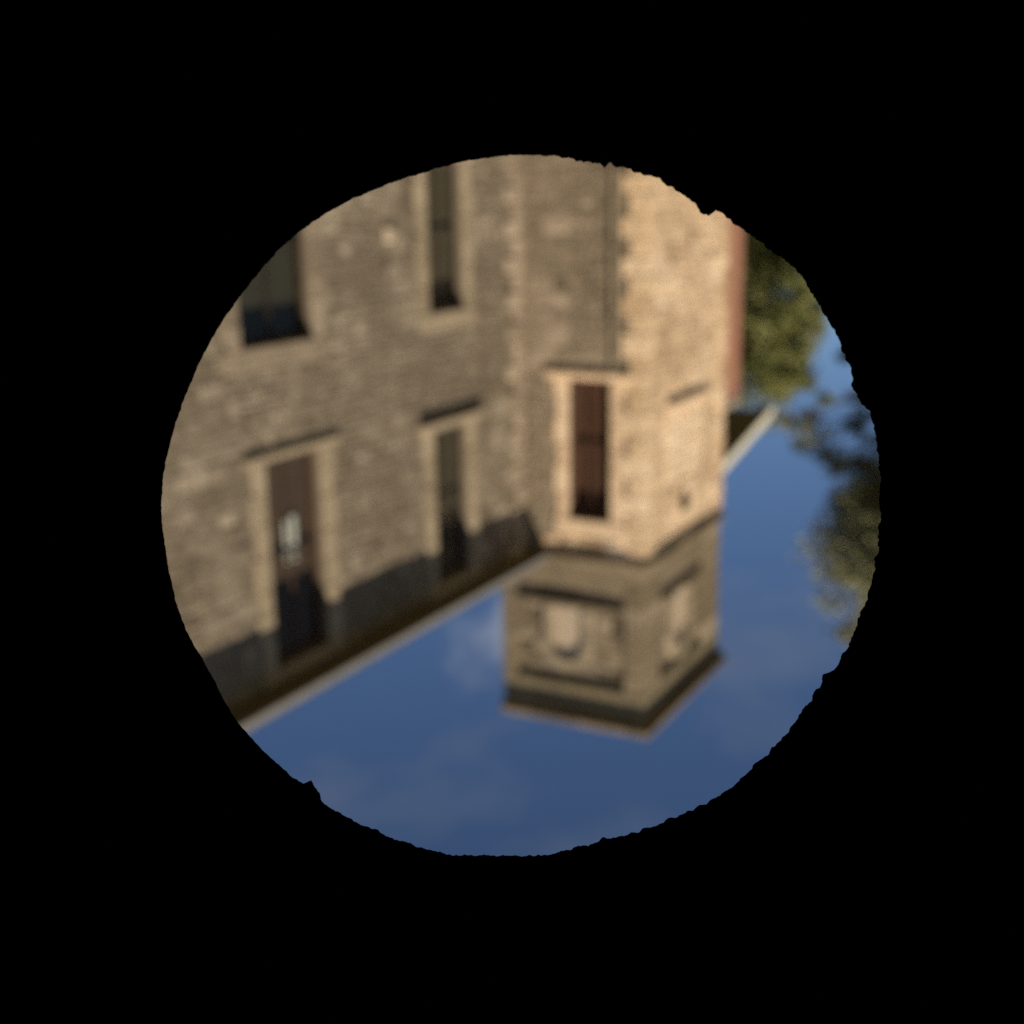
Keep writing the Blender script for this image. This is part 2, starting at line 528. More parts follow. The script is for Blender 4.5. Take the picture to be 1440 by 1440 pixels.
def room_pt(s, h, z):
    q = CAM + SIDE * s + HEAD * h
    return (q.x, q.y, z)

def room_box(name, s0, s1, h0, h1, z0, z1):
    vs = [room_pt(s, h, z) for z in (z0, z1) for (s, h) in ((s0, h0), (s1, h0), (s1, h1), (s0, h1))]
    o = mesh_obj(name, vs, [(0, 3, 2, 1), (4, 5, 6, 7), (0, 1, 5, 4), (1, 2, 6, 5), (2, 3, 7, 6), (3, 0, 4, 7)], 'black_paint')
    o['kind'] = 'structure'
    return o

HB, HF, SW, ZT = -1.7, OPEN_DIST, 1.7, 2.9
room_box('floor', -SW, SW, HB, HF, 0.004, 0.06)
room_box('ceiling', -SW - 0.12, SW + 0.12, HB - 0.12, HF + 0.03, ZT, ZT + 0.1)
room_box('wall_back', -SW, SW, HB - 0.12, HB, 0.004, ZT)
room_box('wall_left', -SW - 0.12, -SW, HB - 0.12, HF + 0.03, 0.004, ZT)
room_box('wall_right', SW, SW + 0.12, HB - 0.12, HF + 0.03, 0.004, ZT)

# added wall masking the view to a round picture, edge roughly cut (angle in degrees, radius in metres)
OPENING = [(-178.0, 0.3871), (-170.0, 0.389), (-162.2, 0.3908), (-159.9, 0.3835), (-157.2, 0.3816), (-154.2, 0.3854), (-145.0, 0.3897),
           (-136.7, 0.3944), (-131.9, 0.3907), (-127.2, 0.3877), (-121.6, 0.389), (-121.0, 0.3808), (-120.0, 0.3788), (-116.9, 0.3846),
           (-114.7, 0.387), (-111.6, 0.3903), (-103.9, 0.3898), (-103.5, 0.3841), (-102.5, 0.3883), (-91.6, 0.3887), (-74.4, 0.3845),
           (-55.4, 0.3865), (-41.1, 0.3815), (-27.2, 0.3808), (-3.8, 0.3868), (2.3, 0.3851), (14.8, 0.3857), (23.6, 0.382), (36.1, 0.388),
           (49.4, 0.3882), (50.2, 0.3793), (54.9, 0.3931), (63.1, 0.3947), (75.1, 0.396), (87.6, 0.3897), (90.1, 0.3906), (102.5, 0.3839),
           (103.8, 0.3778), (105.0, 0.3828), (113.9, 0.3847), (126.4, 0.3881), (134.2, 0.3836), (151.0, 0.3796), (152.5, 0.3772),
           (155.2, 0.3855), (160.2, 0.3863), (166.3, 0.3865), (171.5, 0.3881)]
OC_S, OC_Z = -0.00915, 1.6 + 0.34148

def opening_r(deg):
    tab = [(OPENING[-1][0] - 360, OPENING[-1][1])] + OPENING + [(OPENING[0][0] + 360, OPENING[0][1])]
    for (a0, r0), (a1, r1) in zip(tab[:-1], tab[1:]):
        if a0 <= deg <= a1:
            k = (deg - a0) / (a1 - a0)
            k = k * k * (3 - 2 * k)
            r = r0 + (r1 - r0) * k
            break
    else:
        r = 0.387
    rag = 0.35 if -95 < deg < 46 else 1.0
    v = Vector((math.cos(math.radians(deg)), math.sin(math.radians(deg)), 0.0))
    r += rag * (0.0018 * noise.noise(v * 22) + 0.0022 * noise.noise(v * 55 + Vector((3, 1, 7))) + 0.0013 * noise.noise(v * 120))
    return r

def make_mask_wall():
    n = 1440
    inner, flare, rect = [], [], []
    zt0, zt1 = 0.004, ZT
    for k in range(n):
        deg = -180 + 360 * k / n
        a = math.radians(deg)
        r = opening_r(deg)
        c, s = math.cos(a), math.sin(a)
        inner.append((OC_S + c * r, OC_Z + s * r))
        flare.append((OC_S + c * (r + 0.05), OC_Z + s * (r + 0.05)))
        ts = []
        if c > 1e-9: ts.append((SW - OC_S) / c)
        if c < -1e-9: ts.append((-SW - OC_S) / c)
        if s > 1e-9: ts.append((zt1 - OC_Z) / s)
        if s < -1e-9: ts.append((zt0 - OC_Z) / s)
        t = min(ts)
        rect.append((OC_S + c * t, OC_Z + s * t))
    vs = [room_pt(s, HF, z) for s, z in inner] + [room_pt(s, HF, z) for s, z in rect] + \
         [room_pt(s, HF + 0.03, z) for s, z in flare] + [room_pt(s, HF + 0.03, z) for s, z in rect]
    fs = []
    for k in range(n):
        j = (k + 1) % n
        fs.append((k, j, n + j, n + k))
        fs.append((k, 2 * n + k, 2 * n + j, j))
        fs.append((2 * n + k, 3 * n + k, 3 * n + j, 2 * n + j))
    o = mesh_obj('mask_wall', vs, fs, 'black_paint')
    o['kind'] = 'structure'
make_mask_wall()

# ------------------------------------------------------------------ windows
def sash_window(face, parent, u0, u1, z0, z1, set_back, frame_mat, blind_mat, jamb_mat, jamb_w=0.30, lintel_h=0.28, sill=None,
                label=None, seed=1, cols=2, rows=2, proud=0.045, sides=(1, 1)):
    rng = random.Random(seed)
    mb = MB()
    fw = 0.07
    d0, d1 = -set_back - 0.05, -set_back
    face.rbox(mb, u0 + .004, u0 + fw, z0 + .004, z1 - .004, d0, d1)
    face.rbox(mb, u1 - fw, u1 - .004, z0 + .004, z1 - .004, d0, d1)
    face.rbox(mb, u0 + fw, u1 - fw, z0 + .004, z0 + fw * 1.3, d0, d1)
    face.rbox(mb, u0 + fw, u1 - fw, z1 - fw, z1 - .004, d0, d1)
    iu0, iu1, iz0, iz1 = u0 + fw, u1 - fw, z0 + fw * 1.3, z1 - fw
    bar = 0.026
    for k in range(1, cols):
        u = iu0 + (iu1 - iu0) * k / cols
        face.rbox(mb, u - bar / 2, u + bar / 2, iz0, iz1, d0 + .012, d1 - .006)
    for k in range(1, rows):
        z = iz0 + (iz1 - iz0) * k / rows
        hb = bar if k * 2 == rows else bar * 0.7
        face.rbox(mb, iu0, iu1, z - hb / 2, z + hb / 2, d0 + .009, d1 - .003)
    w = mb.build('window', frame_mat, parent)
    if label:
        w['label'] = label
    for i in range(cols):
        for j in range(rows):
            a = iu0 + (iu1 - iu0) * i / cols; b = iu0 + (iu1 - iu0) * (i + 1) / cols
            c = iz0 + (iz1 - iz0) * j / rows; d = iz0 + (iz1 - iz0) * (j + 1) / rows
            tl = rng.uniform(-.004, .004)
            dd = -set_back - .026
            mesh_obj('pane', [face.p(a, c, dd + tl), face.p(b, c, dd - tl), face.p(b, d, dd - tl), face.p(a, d, dd + tl)], [(0, 1, 2, 3)], 'glass', w)
    # blind just behind the glass, gently rippled
    n = 14
    vs, fs = [], []
    for k in range(n + 1):
        u = u0 + .02 + (u1 - u0 - .04) * k / n
        dd = -set_back - .10 + .012 * math.sin(k * 1.9 + seed)
        vs += [face.p(u, z0 + .01, dd), face.p(u, z1 - .01, dd)]
    for k in range(n):
        fs.append((2 * k, 2 * k + 2, 2 * k + 3, 2 * k + 1))
    mesh_obj('blind', vs, fs, blind_mat, w, smooth=True)
    # dressed jamb blocks of alternating width, lintel, sill
    for sgn, on in ((-1, sides[0]), (1, sides[1])):
        if not on:
            continue
        z = z0
        k = rng.randint(0, 1)
        while z < z1 - 0.05:
            h = min(rng.uniform(0.30, 0.46), z1 - z)
            if z1 - z - h < 0.16:
                h = z1 - z
            ww = jamb_w * (1.0 if k % 2 else 0.82)
            a, b = (u0 - ww, u0) if sgn < 0 else (u1, u1 + ww)
            face.obj('jamb_stone', a + .004, b - .001, z + .004, z + h - .004, -0.10, proud + rng.uniform(-.008, .006), jamb_mat, w, rng.uniform(0.25, 0.9), 0.012)
            z += h; k += 1
    if lintel_h:
        a, b = u0 - jamb_w * sides[0], u1 + jamb_w * sides[1]
        face.obj('lintel', a, b, z1 + .003, z1 + lintel_h, -0.10, proud + .004, jamb_mat, w, 0.6, 0.014)
    if sill:
        so, sh, over = sill
        a, b = u0 - over, u1 + over
        face.obj('sill', a, b, z0 - sh, z0 - .003, -0.12, so, jamb_mat, w, 0.7, 0.014)
    return w

# ------------------------------------------------------------------ tower
XL, YU = -3.905, 2.689           # plan of the tower: x XL..0, y 0..YU
ZS, ZT_ = 7.50, 10.5             # string course, top of coping
tower = thing('stone_tower', (XL / 2, YU / 2, 0), 'square warm stone tower with corniced top rising beside the eaves of the wing', 'tower')
FL = Face((0, 0, 0), (-1, 0, 0), (0, -1, 0))      # u = -x, faces the viewer's left
FR = Face((0, 0, 0), (0, 1, 0), (1, 0, 0))        # u = y, faces the viewer's right
WT = -XL
rt = random.Random(11)
# openings
W_OP = (0.60, 1.36, 4.42, 6.80)                    # tall window, right face
OCU, OCZ, OCR = 1.90, 6.76, 0.22                   # small round opening, left face
BL = (0.98, 2.80, 5.05, 6.32)                      # blocked window, left face
QW = 0.34
mb = MB(); wall_core(FL, 0, WT, 0, ZS, [(OCU - .36, OCU + .36, OCZ - .36, OCZ + .36)], 0.45, mb)
wl = mb.build('wall', 'mortar_warm', tower)
mb = MB(); wall_core(FR, 0, YU, 0, ZS, [W_OP], 0.45, mb)
wr = mb.build('wall', 'mortar_grey', tower)
mb = MB()
mb.box((XL, 0.46, 0), (XL + .4, YU - .4, ZS)); mb.box((XL + .003, YU - .4, 0), (-.003, YU, ZS))
wb = mb.build('back_wall', 'mortar_warm', tower)

# corner quoins (both faces in one block each)
def quoin_column(parent, x, y, sx, sy, z0, z1, rng, mat, long=0.52, short=0.27, name='quoin', skip=None):
    z, k = z0, 0
    while z < z1 - 0.02:
        h = min(rng.uniform(0.26, 0.36), z1 - z)
        if z1 - z - h < 0.14:
            h = z1 - z
        a, b = (long, short) if k % 2 else (short, long)
        pr = 0.036 + rng.uniform(-.006, .006)
        lo = [min(x - sx * pr * -1, x - sx * a), min(y - sy * pr * -1, y - sy * b), z + .005]
        hi = [max(x + sx * pr, x - sx * a), max(y + sy * pr, y - sy * b), z + h - .005]
        lo = [min(x + sx * pr, x - sx * a), min(y + sy * pr, y - sy * b), z + .005]
        mb_ = MB(); mb_.box(tuple(lo), tuple(hi), min(1, max(0, rng.gauss(0.62, 0.2))), 0.014)
        mb_.build(name, mat, parent)
        z += h; k += 1
quoin_column(tower, 0, 0, 1, -1, 0.02, ZS - .05, rt, 'tower_stone', 0.42, 0.28)
quoin_column(tower, XL, 0, -1, -1, 0.02, ZS - .05, rt, 'tower_stone', 0.42, 0.28)

Q = 0.28                                            # band kept free for the quoins
pipe_u = 0.53
cells_l = rubble(FL, Q, WT - Q, 0.02, ZS - .05, [(OCU - .36, OCU + .36, OCZ - .36, OCZ + .36), (BL[0] - .02, BL[1] + .02, BL[2] - .16, BL[3] + .02)], rt)
cells_r = rubble(FR, Q, YU - .01, 0.02, ZS - .05, [(W_OP[0] - .30, W_OP[1] + .34, W_OP[2] - .16, W_OP[3] + .30)], rt)
is_grey = lambda c: c[2] < 4.25 or c[0] > 1.70
grey_r = [c for c in cells_r if is_grey(c)]         # greyer rubble below the window on the right face
lay_stones([(FL, cells_l, 'tower_stone', wl, 3.1), (FR, [c for c in cells_r if not is_grey(c)], 'tower_stone', wr, 7.7), (FR, grey_r, 'grey_stone', wr, 7.7)], None, rt, 300)

sash_window(FR, tower, W_OP[0], W_OP[1], W_OP[2], W_OP[3], 0.07, 'red_timber', 'blind_red', 'warm_dressed', 0.26, 0.28, (0.075, 0.12, 0.42),
            'tall window with dark red-brown frame and blind on the tower', 5, 2, 2)

# blocked window on the left face: smooth pale infill with a projecting sill
bw = FL.obj('blocked_window', BL[0], BL[1], BL[2], BL[3], -0.06, 0.012, 'tower_stone', tower, 0.9, 0.01)
bw['label'] = 'paler stone infill of a blocked window'
rng_b = random.Random(5)
for (a, b, c, d) in rubble(FL, BL[0] + .01, BL[1] - .01, BL[2] + .01, BL[3] - .01, [], rng_b):
    vs, fs = stone_geo(FL, a, b, c, d, rng_b, .03, .012)
    mesh_obj('stone', vs, fs, 'tower_stone', bw, min(1, max(0, rng_b.gauss(.85, .15))))
FL.obj('sill', BL[0] - .05, BL[1] + .05, BL[2] - .14, BL[2] - .004, -.06, 0.085, 'warm_dressed', bw, 0.6, 0.014)

# round opening: ring of stone set in the square hole
def round_opening():
    n = 40
    ring = MB()
    out_r, in_r = 0.30, OCR
    vs, fs = [], []
    for d in (0.022, -0.03):
        for k in range(n):
            a = 2 * math.pi * k / n
            c, s = math.cos(a), math.sin(a)
            t = 0.36 / max(abs(c), abs(s))
            vs.append(FL.p(OCU + c * t, OCZ + s * t, d))
            vs.append(FL.p(OCU + c * in_r * 1.25, OCZ + s * in_r * 0.95, d))
    for k in range(n):
        j = (k + 1) % n
        fs.append((2 * k, 2 * j, 2 * j + 1, 2 * k + 1))
        fs.append((2 * k + 1, 2 * j + 1, 2 * n + 2 * j + 1, 2 * n + 2 * k + 1))
        fs.append((2 * k, 2 * j, 2 * n + 2 * j, 2 * n + 2 * k))
    o = mesh_obj('round_opening', vs, fs, 'tower_stone', tower, 0.75)
    o['label'] = 'small round dark opening under the string course'
    mesh_obj('hole_shade_board', [FL.p(OCU - .36, OCZ - .36, -.012), FL.p(OCU + .36, OCZ - .36, -.012), FL.p(OCU + .36, OCZ + .36, -.012), FL.p(OCU - .36, OCZ + .36, -.012)], [(0, 1, 2, 3)], 'dark_timber', o)  # dark sheet just behind the ring, painted in for the hole's unlit inside
round_opening()

# lead rainwater pipe down the right face
def pipe(name, pts, r, mat, parent, n=10):
    vs, fs = [], []
    for i, p in enumerate(pts):
        for k in range(n):
            a = 2 * math.pi * k / n
            vs.append((p[0] + r * math.cos(a), p[1] + r * math.sin(a), p[2]))
    for i in range(len(pts) - 1):
        for k in range(n):
            j = (k + 1) % n
            fs.append((i * n + k, i * n + j, (i + 1) * n + j, (i + 1) * n + k))
    fs.append(tuple(range(n))); fs.append(tuple(range((len(pts) - 1) * n, len(pts) * n)))
    return mesh_obj(name, vs, fs, mat, parent, smooth=False)
dp = pipe('drainpipe', [(0.075, pipe_u, 0.01), (0.075, pipe_u, 4.26)], 0.036, 'lead_pipe', tower)
for z in (1.1, 2.3, 3.5):
    box_obj('bracket', (0.0, pipe_u - .07, z), (0.12, pipe_u + .06, z + .05), 'lead_pipe', dp, 0.5, 0.004)

# string course: moulded band round the two seen sides, in lengths
def band(name, z0, z1, out, mat, parent, seg=1.0, tone=None, y_end=YU - .02, rng=rt, bev=0.02):
    """lengths of moulding round left and right faces, butted at the corner"""
    u = 0.0
    xs = [XL - out * .4]
    while xs[-1] < out - 0.001:
        nx = xs[-1] + rng.uniform(.8, 1.2) * seg
        xs.append(out if out - nx < seg * .5 else nx)
    for a, b in zip(xs[:-1], xs[1:]):
        box_obj(name, (a + .002, -out, z0), (b - .002, .2, z1), mat, parent, rng.uniform(.2, .8) if tone is None else tone, bev)
    ys = [.203]
    while ys[-1] < y_end - 0.001:
        ny = ys[-1] + rng.uniform(.8, 1.2) * seg
        ys.append(y_end if y_end - ny < seg * .5 else ny)
    for a, b in zip(ys[:-1], ys[1:]):
        box_obj(name, (-.2, a + .002, z0), (out, b - .002, z1), mat, parent, rng.uniform(.2, .8) if tone is None else tone, bev)
band('string_course', ZS - .05, ZS + .08, 0.10, 'upper_stone', tower, 0.95)

# upper stage: recessed fields between corner piers, arched niche in each
RD = 0.07                                          # recess depth
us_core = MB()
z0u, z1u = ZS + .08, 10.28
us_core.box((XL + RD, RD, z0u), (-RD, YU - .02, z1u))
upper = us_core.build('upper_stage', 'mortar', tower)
FL2 = Face((0, RD, 0), (-1, 0, 0), (0, -1, 0))
FR2 = Face((-RD, 0, 0), (0, 1, 0), (1, 0, 0))
PL = (0.80, 2.95)                                  # recess on the left face
PR = (0.34, 2.40)                                  # recess on the right face
# corner piers made of blocks
def pier_blocks(face, u0, u1, depth, z0, z1, rng):
    z = z0
    while z < z1 - .02:
        h = min(rng.uniform(.26, .40), z1 - z)
        if z1 - z - h < .16: h = z1 - z
        face.obj('pier_stone', u0 + .003, u1 - .003, z + .004, z + h - .004, -depth, .004 + rng.uniform(0, .01), 'upper_stone', upper, min(1, max(0, rng.gauss(.62, .2))), .012)
        z += h
def corner_blocks(x0, x1, y0, y1, rng):
    z = z0u
    while z < z1u - .02:
        h = min(rng.uniform(.26, .40), z1u - z)
        if z1u - z - h < .16: h = z1u - z
        mb_ = MB(); mb_.box((x0, y0 - rng.uniform(0, .008), z + .004), (x1 + rng.uniform(0, .008), y1, z + h - .004), min(1, max(0, rng.gauss(.68, .18))), .012)
        mb_.build('pier_stone', 'upper_stone', upper)
        z += h
corner_blocks(-PL[0], 0, 0, PR[0], rt)
pier_blocks(FL, PL[1], WT, .35, z0u, z1u, rt)
pier_blocks(FR, PR[1], YU, .35, z0u, z1u, rt)
# plain band at the bottom and at the top of each field
for face, (a, b) in ((FL, PL), (FR, PR)):
    u = a
    while u < b - .02:
        w = min(rt.uniform(.45, .8), b - u)
        if b - u - w < .3: w = b - u
        face.obj('band_stone', u + .003, u + w - .003, z0u + .003, z0u + .46, -RD - .05, .002, 'upper_stone', upper, min(1, max(0, rt.gauss(.5, .2))), .01)
        u += w

def niche(fr, f0, uc, wi, zb, zsp, ring, parent, seed, label):
    """round-arched niche: dressed surround standing in the recess, pale back, deep enough to shade its head"""
    rng = random.Random(seed)
    r = wi / 2
    # back panel
    mb_ = MB()
    n = 24
    vs = [fr.p(uc - r, zb, .012), fr.p(uc + r, zb, .012)] + [fr.p(uc + r * math.cos(math.pi * k / n), zsp + r * math.sin(math.pi * k / n), .012) for k in range(n + 1)]
    o = mesh_obj('niche', vs, [tuple(range(len(vs)))], 'niche_stone', parent, 0.7)
    o['label'] = label
    # jamb blocks
    for s in (-1, 1):
        z = zb
        while z < zsp - .02:
            h = min(rng.uniform(.22, .34), zsp - z)
            if zsp - z - h < .12: h = zsp - z
            a, b = (uc - r - ring, uc - r) if s < 0 else (uc + r, uc + r + ring)
            fr.obj('jamb_stone', a, b, z + .003, z + h - .003, 0.0, RD + .035, 'pale_stone', o, rng.uniform(.2, .8), .012)
            z += h
    # voussoirs
    nv = 9
    for k in range(nv):
        a0, a1 = math.pi * k / nv + .012, math.pi * (k + 1) / nv - .012
        vs, fs = [], []
        for dd in (0.0, RD + .03 + rng.uniform(0, .012)):
            for (rr, aa) in ((r, a0), (r + ring, a0), (r + ring, (a0 + a1) / 2), (r + ring, a1), (r, a1), (r, (a0 + a1) / 2)):
                vs.append(fr.p(uc + rr * math.cos(aa), zsp + rr * math.sin(aa), dd))
        m = 6
        fs = [tuple(range(m, 2 * m))] + [(i, (i + 1) % m, m + (i + 1) % m, m + i) for i in range(m)]
        mesh_obj('voussoir', vs, fs, 'pale_stone', o, rng.uniform(.2, .8))
    return o
NZB, NZS = 8.42, 9.12
niche(FR2, FR, 1.40, 0.58, NZB, NZS - .02, .17, tower, 2, 'pale round-arched niche on the right side of the tower top')
niche(FL2, FL, 1.80, 0.70, NZB, NZS, .22, tower, 3, 'pale round-arched niche on the left side of the tower top')
# ledge (sub-string) under the niches
for face, (a, b) in ((FL, PL), (FR, PR)):
    face.obj('ledge', a + .005, b - .005, 8.30, NZB - .004, -RD - .04, .035 if face is FR else .004, 'upper_stone', upper, .35, .015)
rng_u = random.Random(77)
cr_ = rubble(FR2, PR[0] + .005, PR[1] - .005, NZB + .002, z1u - .01, [(1.40 - .51, 1.40 + .51, NZB, NZS + .50)], rng_u, .16, .26, .2, .42)
cl_ = rubble(FL2, PL[0] + .005, PL[1] - .005, NZB + .002, z1u - .01, [(1.80 - .66, 1.80 + .66, NZB, NZS + .64)], rng_u, .16, .26, .2, .42)
cr2 = rubble(FR2, PR[0] + .005, PR[1] - .005, z0u + .47, 8.275, [], rng_u)
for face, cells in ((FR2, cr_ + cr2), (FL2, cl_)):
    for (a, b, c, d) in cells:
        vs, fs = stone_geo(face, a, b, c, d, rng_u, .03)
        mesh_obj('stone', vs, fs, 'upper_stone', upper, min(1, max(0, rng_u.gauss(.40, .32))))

# frieze, cornice and coping
band('frieze', 9.82, 10.28, 0.016, 'frieze_stone', tower, 1.1, bev=.008)
band('cornice', 10.283, 10.37, 0.12, 'upper_stone', tower, 1.0, bev=.02)
band('coping', 10.373, 10.50, 0.20, 'upper_stone', tower, 1.05, bev=.02)
mesh_obj('roof', [(XL - .1, -.1, 10.505), (.1, -.1, 10.505), (.1, YU, 10.505), (XL - .1, YU, 10.505), (XL / 2, YU / 2, 10.75)],
         [(0, 1, 4), (1, 2, 4), (2, 3, 4), (3, 0, 4), (0, 3, 2, 1)], 'slate', tower)

# ------------------------------------------------------------------ wing
YW = 2.19
XE = 11.5
wing = thing('stone_wing', (XE / 2, YW + 3, 0), 'long grey-brown rubble stone wing with deep dark eaves and tall windows', 'house')
FW = Face((0.0, YW, 0), (1, 0, 0), (0, -1, 0))
ZF0, ZF1 = 7.47, 7.59                              # fascia
A = (1.99, 2.99, 4.86, 7.30)
B = (5.78, 6.90, 4.60, 7.30)
Cw = (1.98, 2.99, 0.95, 3.13)
Dw = (5.79, 7.20, 0.95, 3.20)
ops = [A, B, Cw, Dw]
mb = MB(); wall_core(FW, 0.045, XE, 0, 7.72, ops, 0.5, mb)
ww_ = mb.build('wall', 'mortar', wing)
mb = MB()
mb.box((XE - .4, YW + .5, 0), (XE, YW + 6, 7.72)); mb.box((0.05, YW + 5.6, 0), (XE - .4, YW + 6, 7.72)); mb.box((0.05, YW + .52, 0), (0.3, YW + 5.6, 7.72))
mb.build('back_wall', 'mortar', wing)
box_obj('upper_floor', (.3, YW + .52, 3.7), (XE - .42, YW + 5.58, 3.9), 'soffit', wing)
rw = random.Random(23)
J = 0.31
def grow(o, l=.30, s=.15):
    return (o[0] - J, o[1] + J, o[2] - s, min(7.6, o[3] + l))
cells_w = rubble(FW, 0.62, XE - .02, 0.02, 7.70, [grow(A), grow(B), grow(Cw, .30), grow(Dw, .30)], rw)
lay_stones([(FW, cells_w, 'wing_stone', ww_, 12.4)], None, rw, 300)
# paler bonding stones in the angle with the tower
z, k = 0.02, 0
while z < 7.68:
    h = min(rw.uniform(.22, .38), 7.70 - z)
    w_ = .30 if k % 2 else .55
    FW.obj('quoin', .055, .055 + w_, z + .006, z + h - .006, -.05, .04 + rw.uniform(-.012, .012), 'grey_stone', wing, min(1, max(0, rw.gauss(.9, .2))), .02)
    if w_ < .5:
        vs, fs = stone_geo(FW, .055 + w_, .62, z, z + h, rw)
        mesh_obj('stone', vs, fs, 'wing_stone', ww_, tone_at(rw, z, 0, 5.))
    z += h; k += 1
sash_window(FW, wing, *A, 0.09, 'grey_timber', 'blind_dark', 'pale_stone', .30, .16, (.12, .13, .42), 'upper window nearest the tower, top lost in eaves shadow', 31, 2, 2)
wB = sash_window(FW, wing, *B, 0.09, 'brown_timber', 'blind_brown', 'pale_stone', .30, .16, (.065, .09, .40), 'upper window with brown blind and a white cloth', 32, 2, 2)
sash_window(FW, wing, *Cw, 0.09, 'grey_timber', 'blind_dark', 'pale_stone', .30, .27, (.12, .13, .36), 'ground-floor window nearest the tower', 33, 2, 2)
sash_window(FW, wing, *Dw, 0.09, 'dark_timber', 'blind_dim', 'grey_stone', .30, .27, (.12, .13, .36), 'wide ground-floor window far from the tower', 34, 2, 2)
# white cloth hung inside window B
vs, fs = [], []
n = 8
for k in range(n + 1):
    u = 6.14 + .24 * k / n
    dd = -.09 - .068 + .008 * math.sin(k * 1.3)
    vs += [FW.p(u, 5.47 - .03 * math.sin(k * .7), dd), FW.p(u, 6.04, dd)]
for k in range(n):
    fs.append((2 * k, 2 * k + 2, 2 * k + 3, 2 * k + 1))
cl = mesh_obj('cloth', vs, fs, 'white_cloth', wB, smooth=True)
cl['label'] = 'white cloth hanging behind the glass'

FW.obj('pale_block', 3.86, 4.07, 1.87, 2.08, -.03, .045, 'niche_stone', wing, 1.0, .03)
# eaves: fascia board, boarded soffit
YE = YW - .45
eav = MB(); eav.box((0.02, YE, ZF0), (XE + .3, YE + .035, ZF1), .5, .006)
ev = eav.build('eaves', 'fascia', wing)
y = YE + .036
while y < YW - .05:
    yy = min(y + .135, YW - .046)
    box_obj('soffit_board', (.05, y + .003, ZF0 + .022), (XE + .3, yy - .003, ZF0 + .044), 'soffit', ev)
    y = yy
# low-pitched slate roof above
mesh_obj('roof', [(.02, YE, ZF1 + .005), (XE + .3, YE, ZF1 + .005), (XE + .3, YW + 3, ZF1 + .62), (.02, YW + 3, ZF1 + .62), (XE + .3, YW + 6.4, ZF1 + .005), (.02, YW + 6.4, ZF1 + .005)],
         [(0, 1, 2, 3), (3, 2, 4, 5)], 'slate', wing)

# ------------------------------------------------------------------ lean-to behind the tower's left side
lean = thing('lean_to', (-6.3, 2.5, 0), 'lean-to with pale sloping verge and red brick pier left of the tower', 'house')
box_obj('wall', (-8.7, 2.0, 0), (XL - .02, 2.3, 6.2), 'brown_render', lean)
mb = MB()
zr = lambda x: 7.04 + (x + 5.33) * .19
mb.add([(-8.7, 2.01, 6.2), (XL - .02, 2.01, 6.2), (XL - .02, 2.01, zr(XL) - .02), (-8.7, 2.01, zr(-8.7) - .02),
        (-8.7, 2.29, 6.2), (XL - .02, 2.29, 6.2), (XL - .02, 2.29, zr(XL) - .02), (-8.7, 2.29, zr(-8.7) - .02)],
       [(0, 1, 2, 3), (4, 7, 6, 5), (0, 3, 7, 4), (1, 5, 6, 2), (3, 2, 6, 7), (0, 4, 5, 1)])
mb.build('gable', 'brown_render', lean)
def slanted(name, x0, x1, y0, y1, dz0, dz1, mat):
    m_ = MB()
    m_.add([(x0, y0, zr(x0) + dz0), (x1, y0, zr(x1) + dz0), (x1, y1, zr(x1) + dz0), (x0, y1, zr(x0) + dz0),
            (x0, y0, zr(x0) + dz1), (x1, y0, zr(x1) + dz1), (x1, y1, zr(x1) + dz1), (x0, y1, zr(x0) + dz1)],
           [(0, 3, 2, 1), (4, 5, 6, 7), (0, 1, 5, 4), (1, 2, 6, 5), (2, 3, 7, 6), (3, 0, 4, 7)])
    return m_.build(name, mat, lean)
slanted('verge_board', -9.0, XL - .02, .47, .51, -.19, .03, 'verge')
slanted('soffit', -8.98, XL - .02, 0.513, 2.0, -.06, -.03, 'brown_render')
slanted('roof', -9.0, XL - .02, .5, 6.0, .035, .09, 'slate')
box_obj('side_wall', (-8.7, 2.3, 0), (-8.4, 5.8, 6.1), 'brown_render', lean)
pier = box_obj('brick_pier', (-5.1, .06, 0), (XL - .045, .62, 5.36), 'red_brick', lean, .5, .008)
pier['label'] = 'red brick pier'
box_obj('cap_stone', (-5.1, .03, 5.364), (XL - .045, .62, 5.52), 'pale_stone', pier, .9, .02)

# ------------------------------------------------------------------ trees
def tube(mb, pts, radii, n=7, tone=.5):
    rings = []
    for i, p in enumerate(pts):
        p = Vector(p)
        d = (Vector(pts[min(i + 1, len(pts) - 1)]) - Vector(pts[max(i - 1, 0)])).normalized()
        s = d.cross(Vector((.3, .9, .1))).normalized(); t = d.cross(s)
        rings.append([p + (s * math.cos(2 * math.pi * k / n) + t * math.sin(2 * math.pi * k / n)) * radii[i] for k in range(n)])
    vs = [v for r in rings for v in r]
    fs = []
    for i in range(len(pts) - 1):
        for k in range(n):
            j = (k + 1) % n
            fs.append((i * n + k, i * n + j, (i + 1) * n + j, (i + 1) * n + k))
    mb.add(vs, fs, tone)

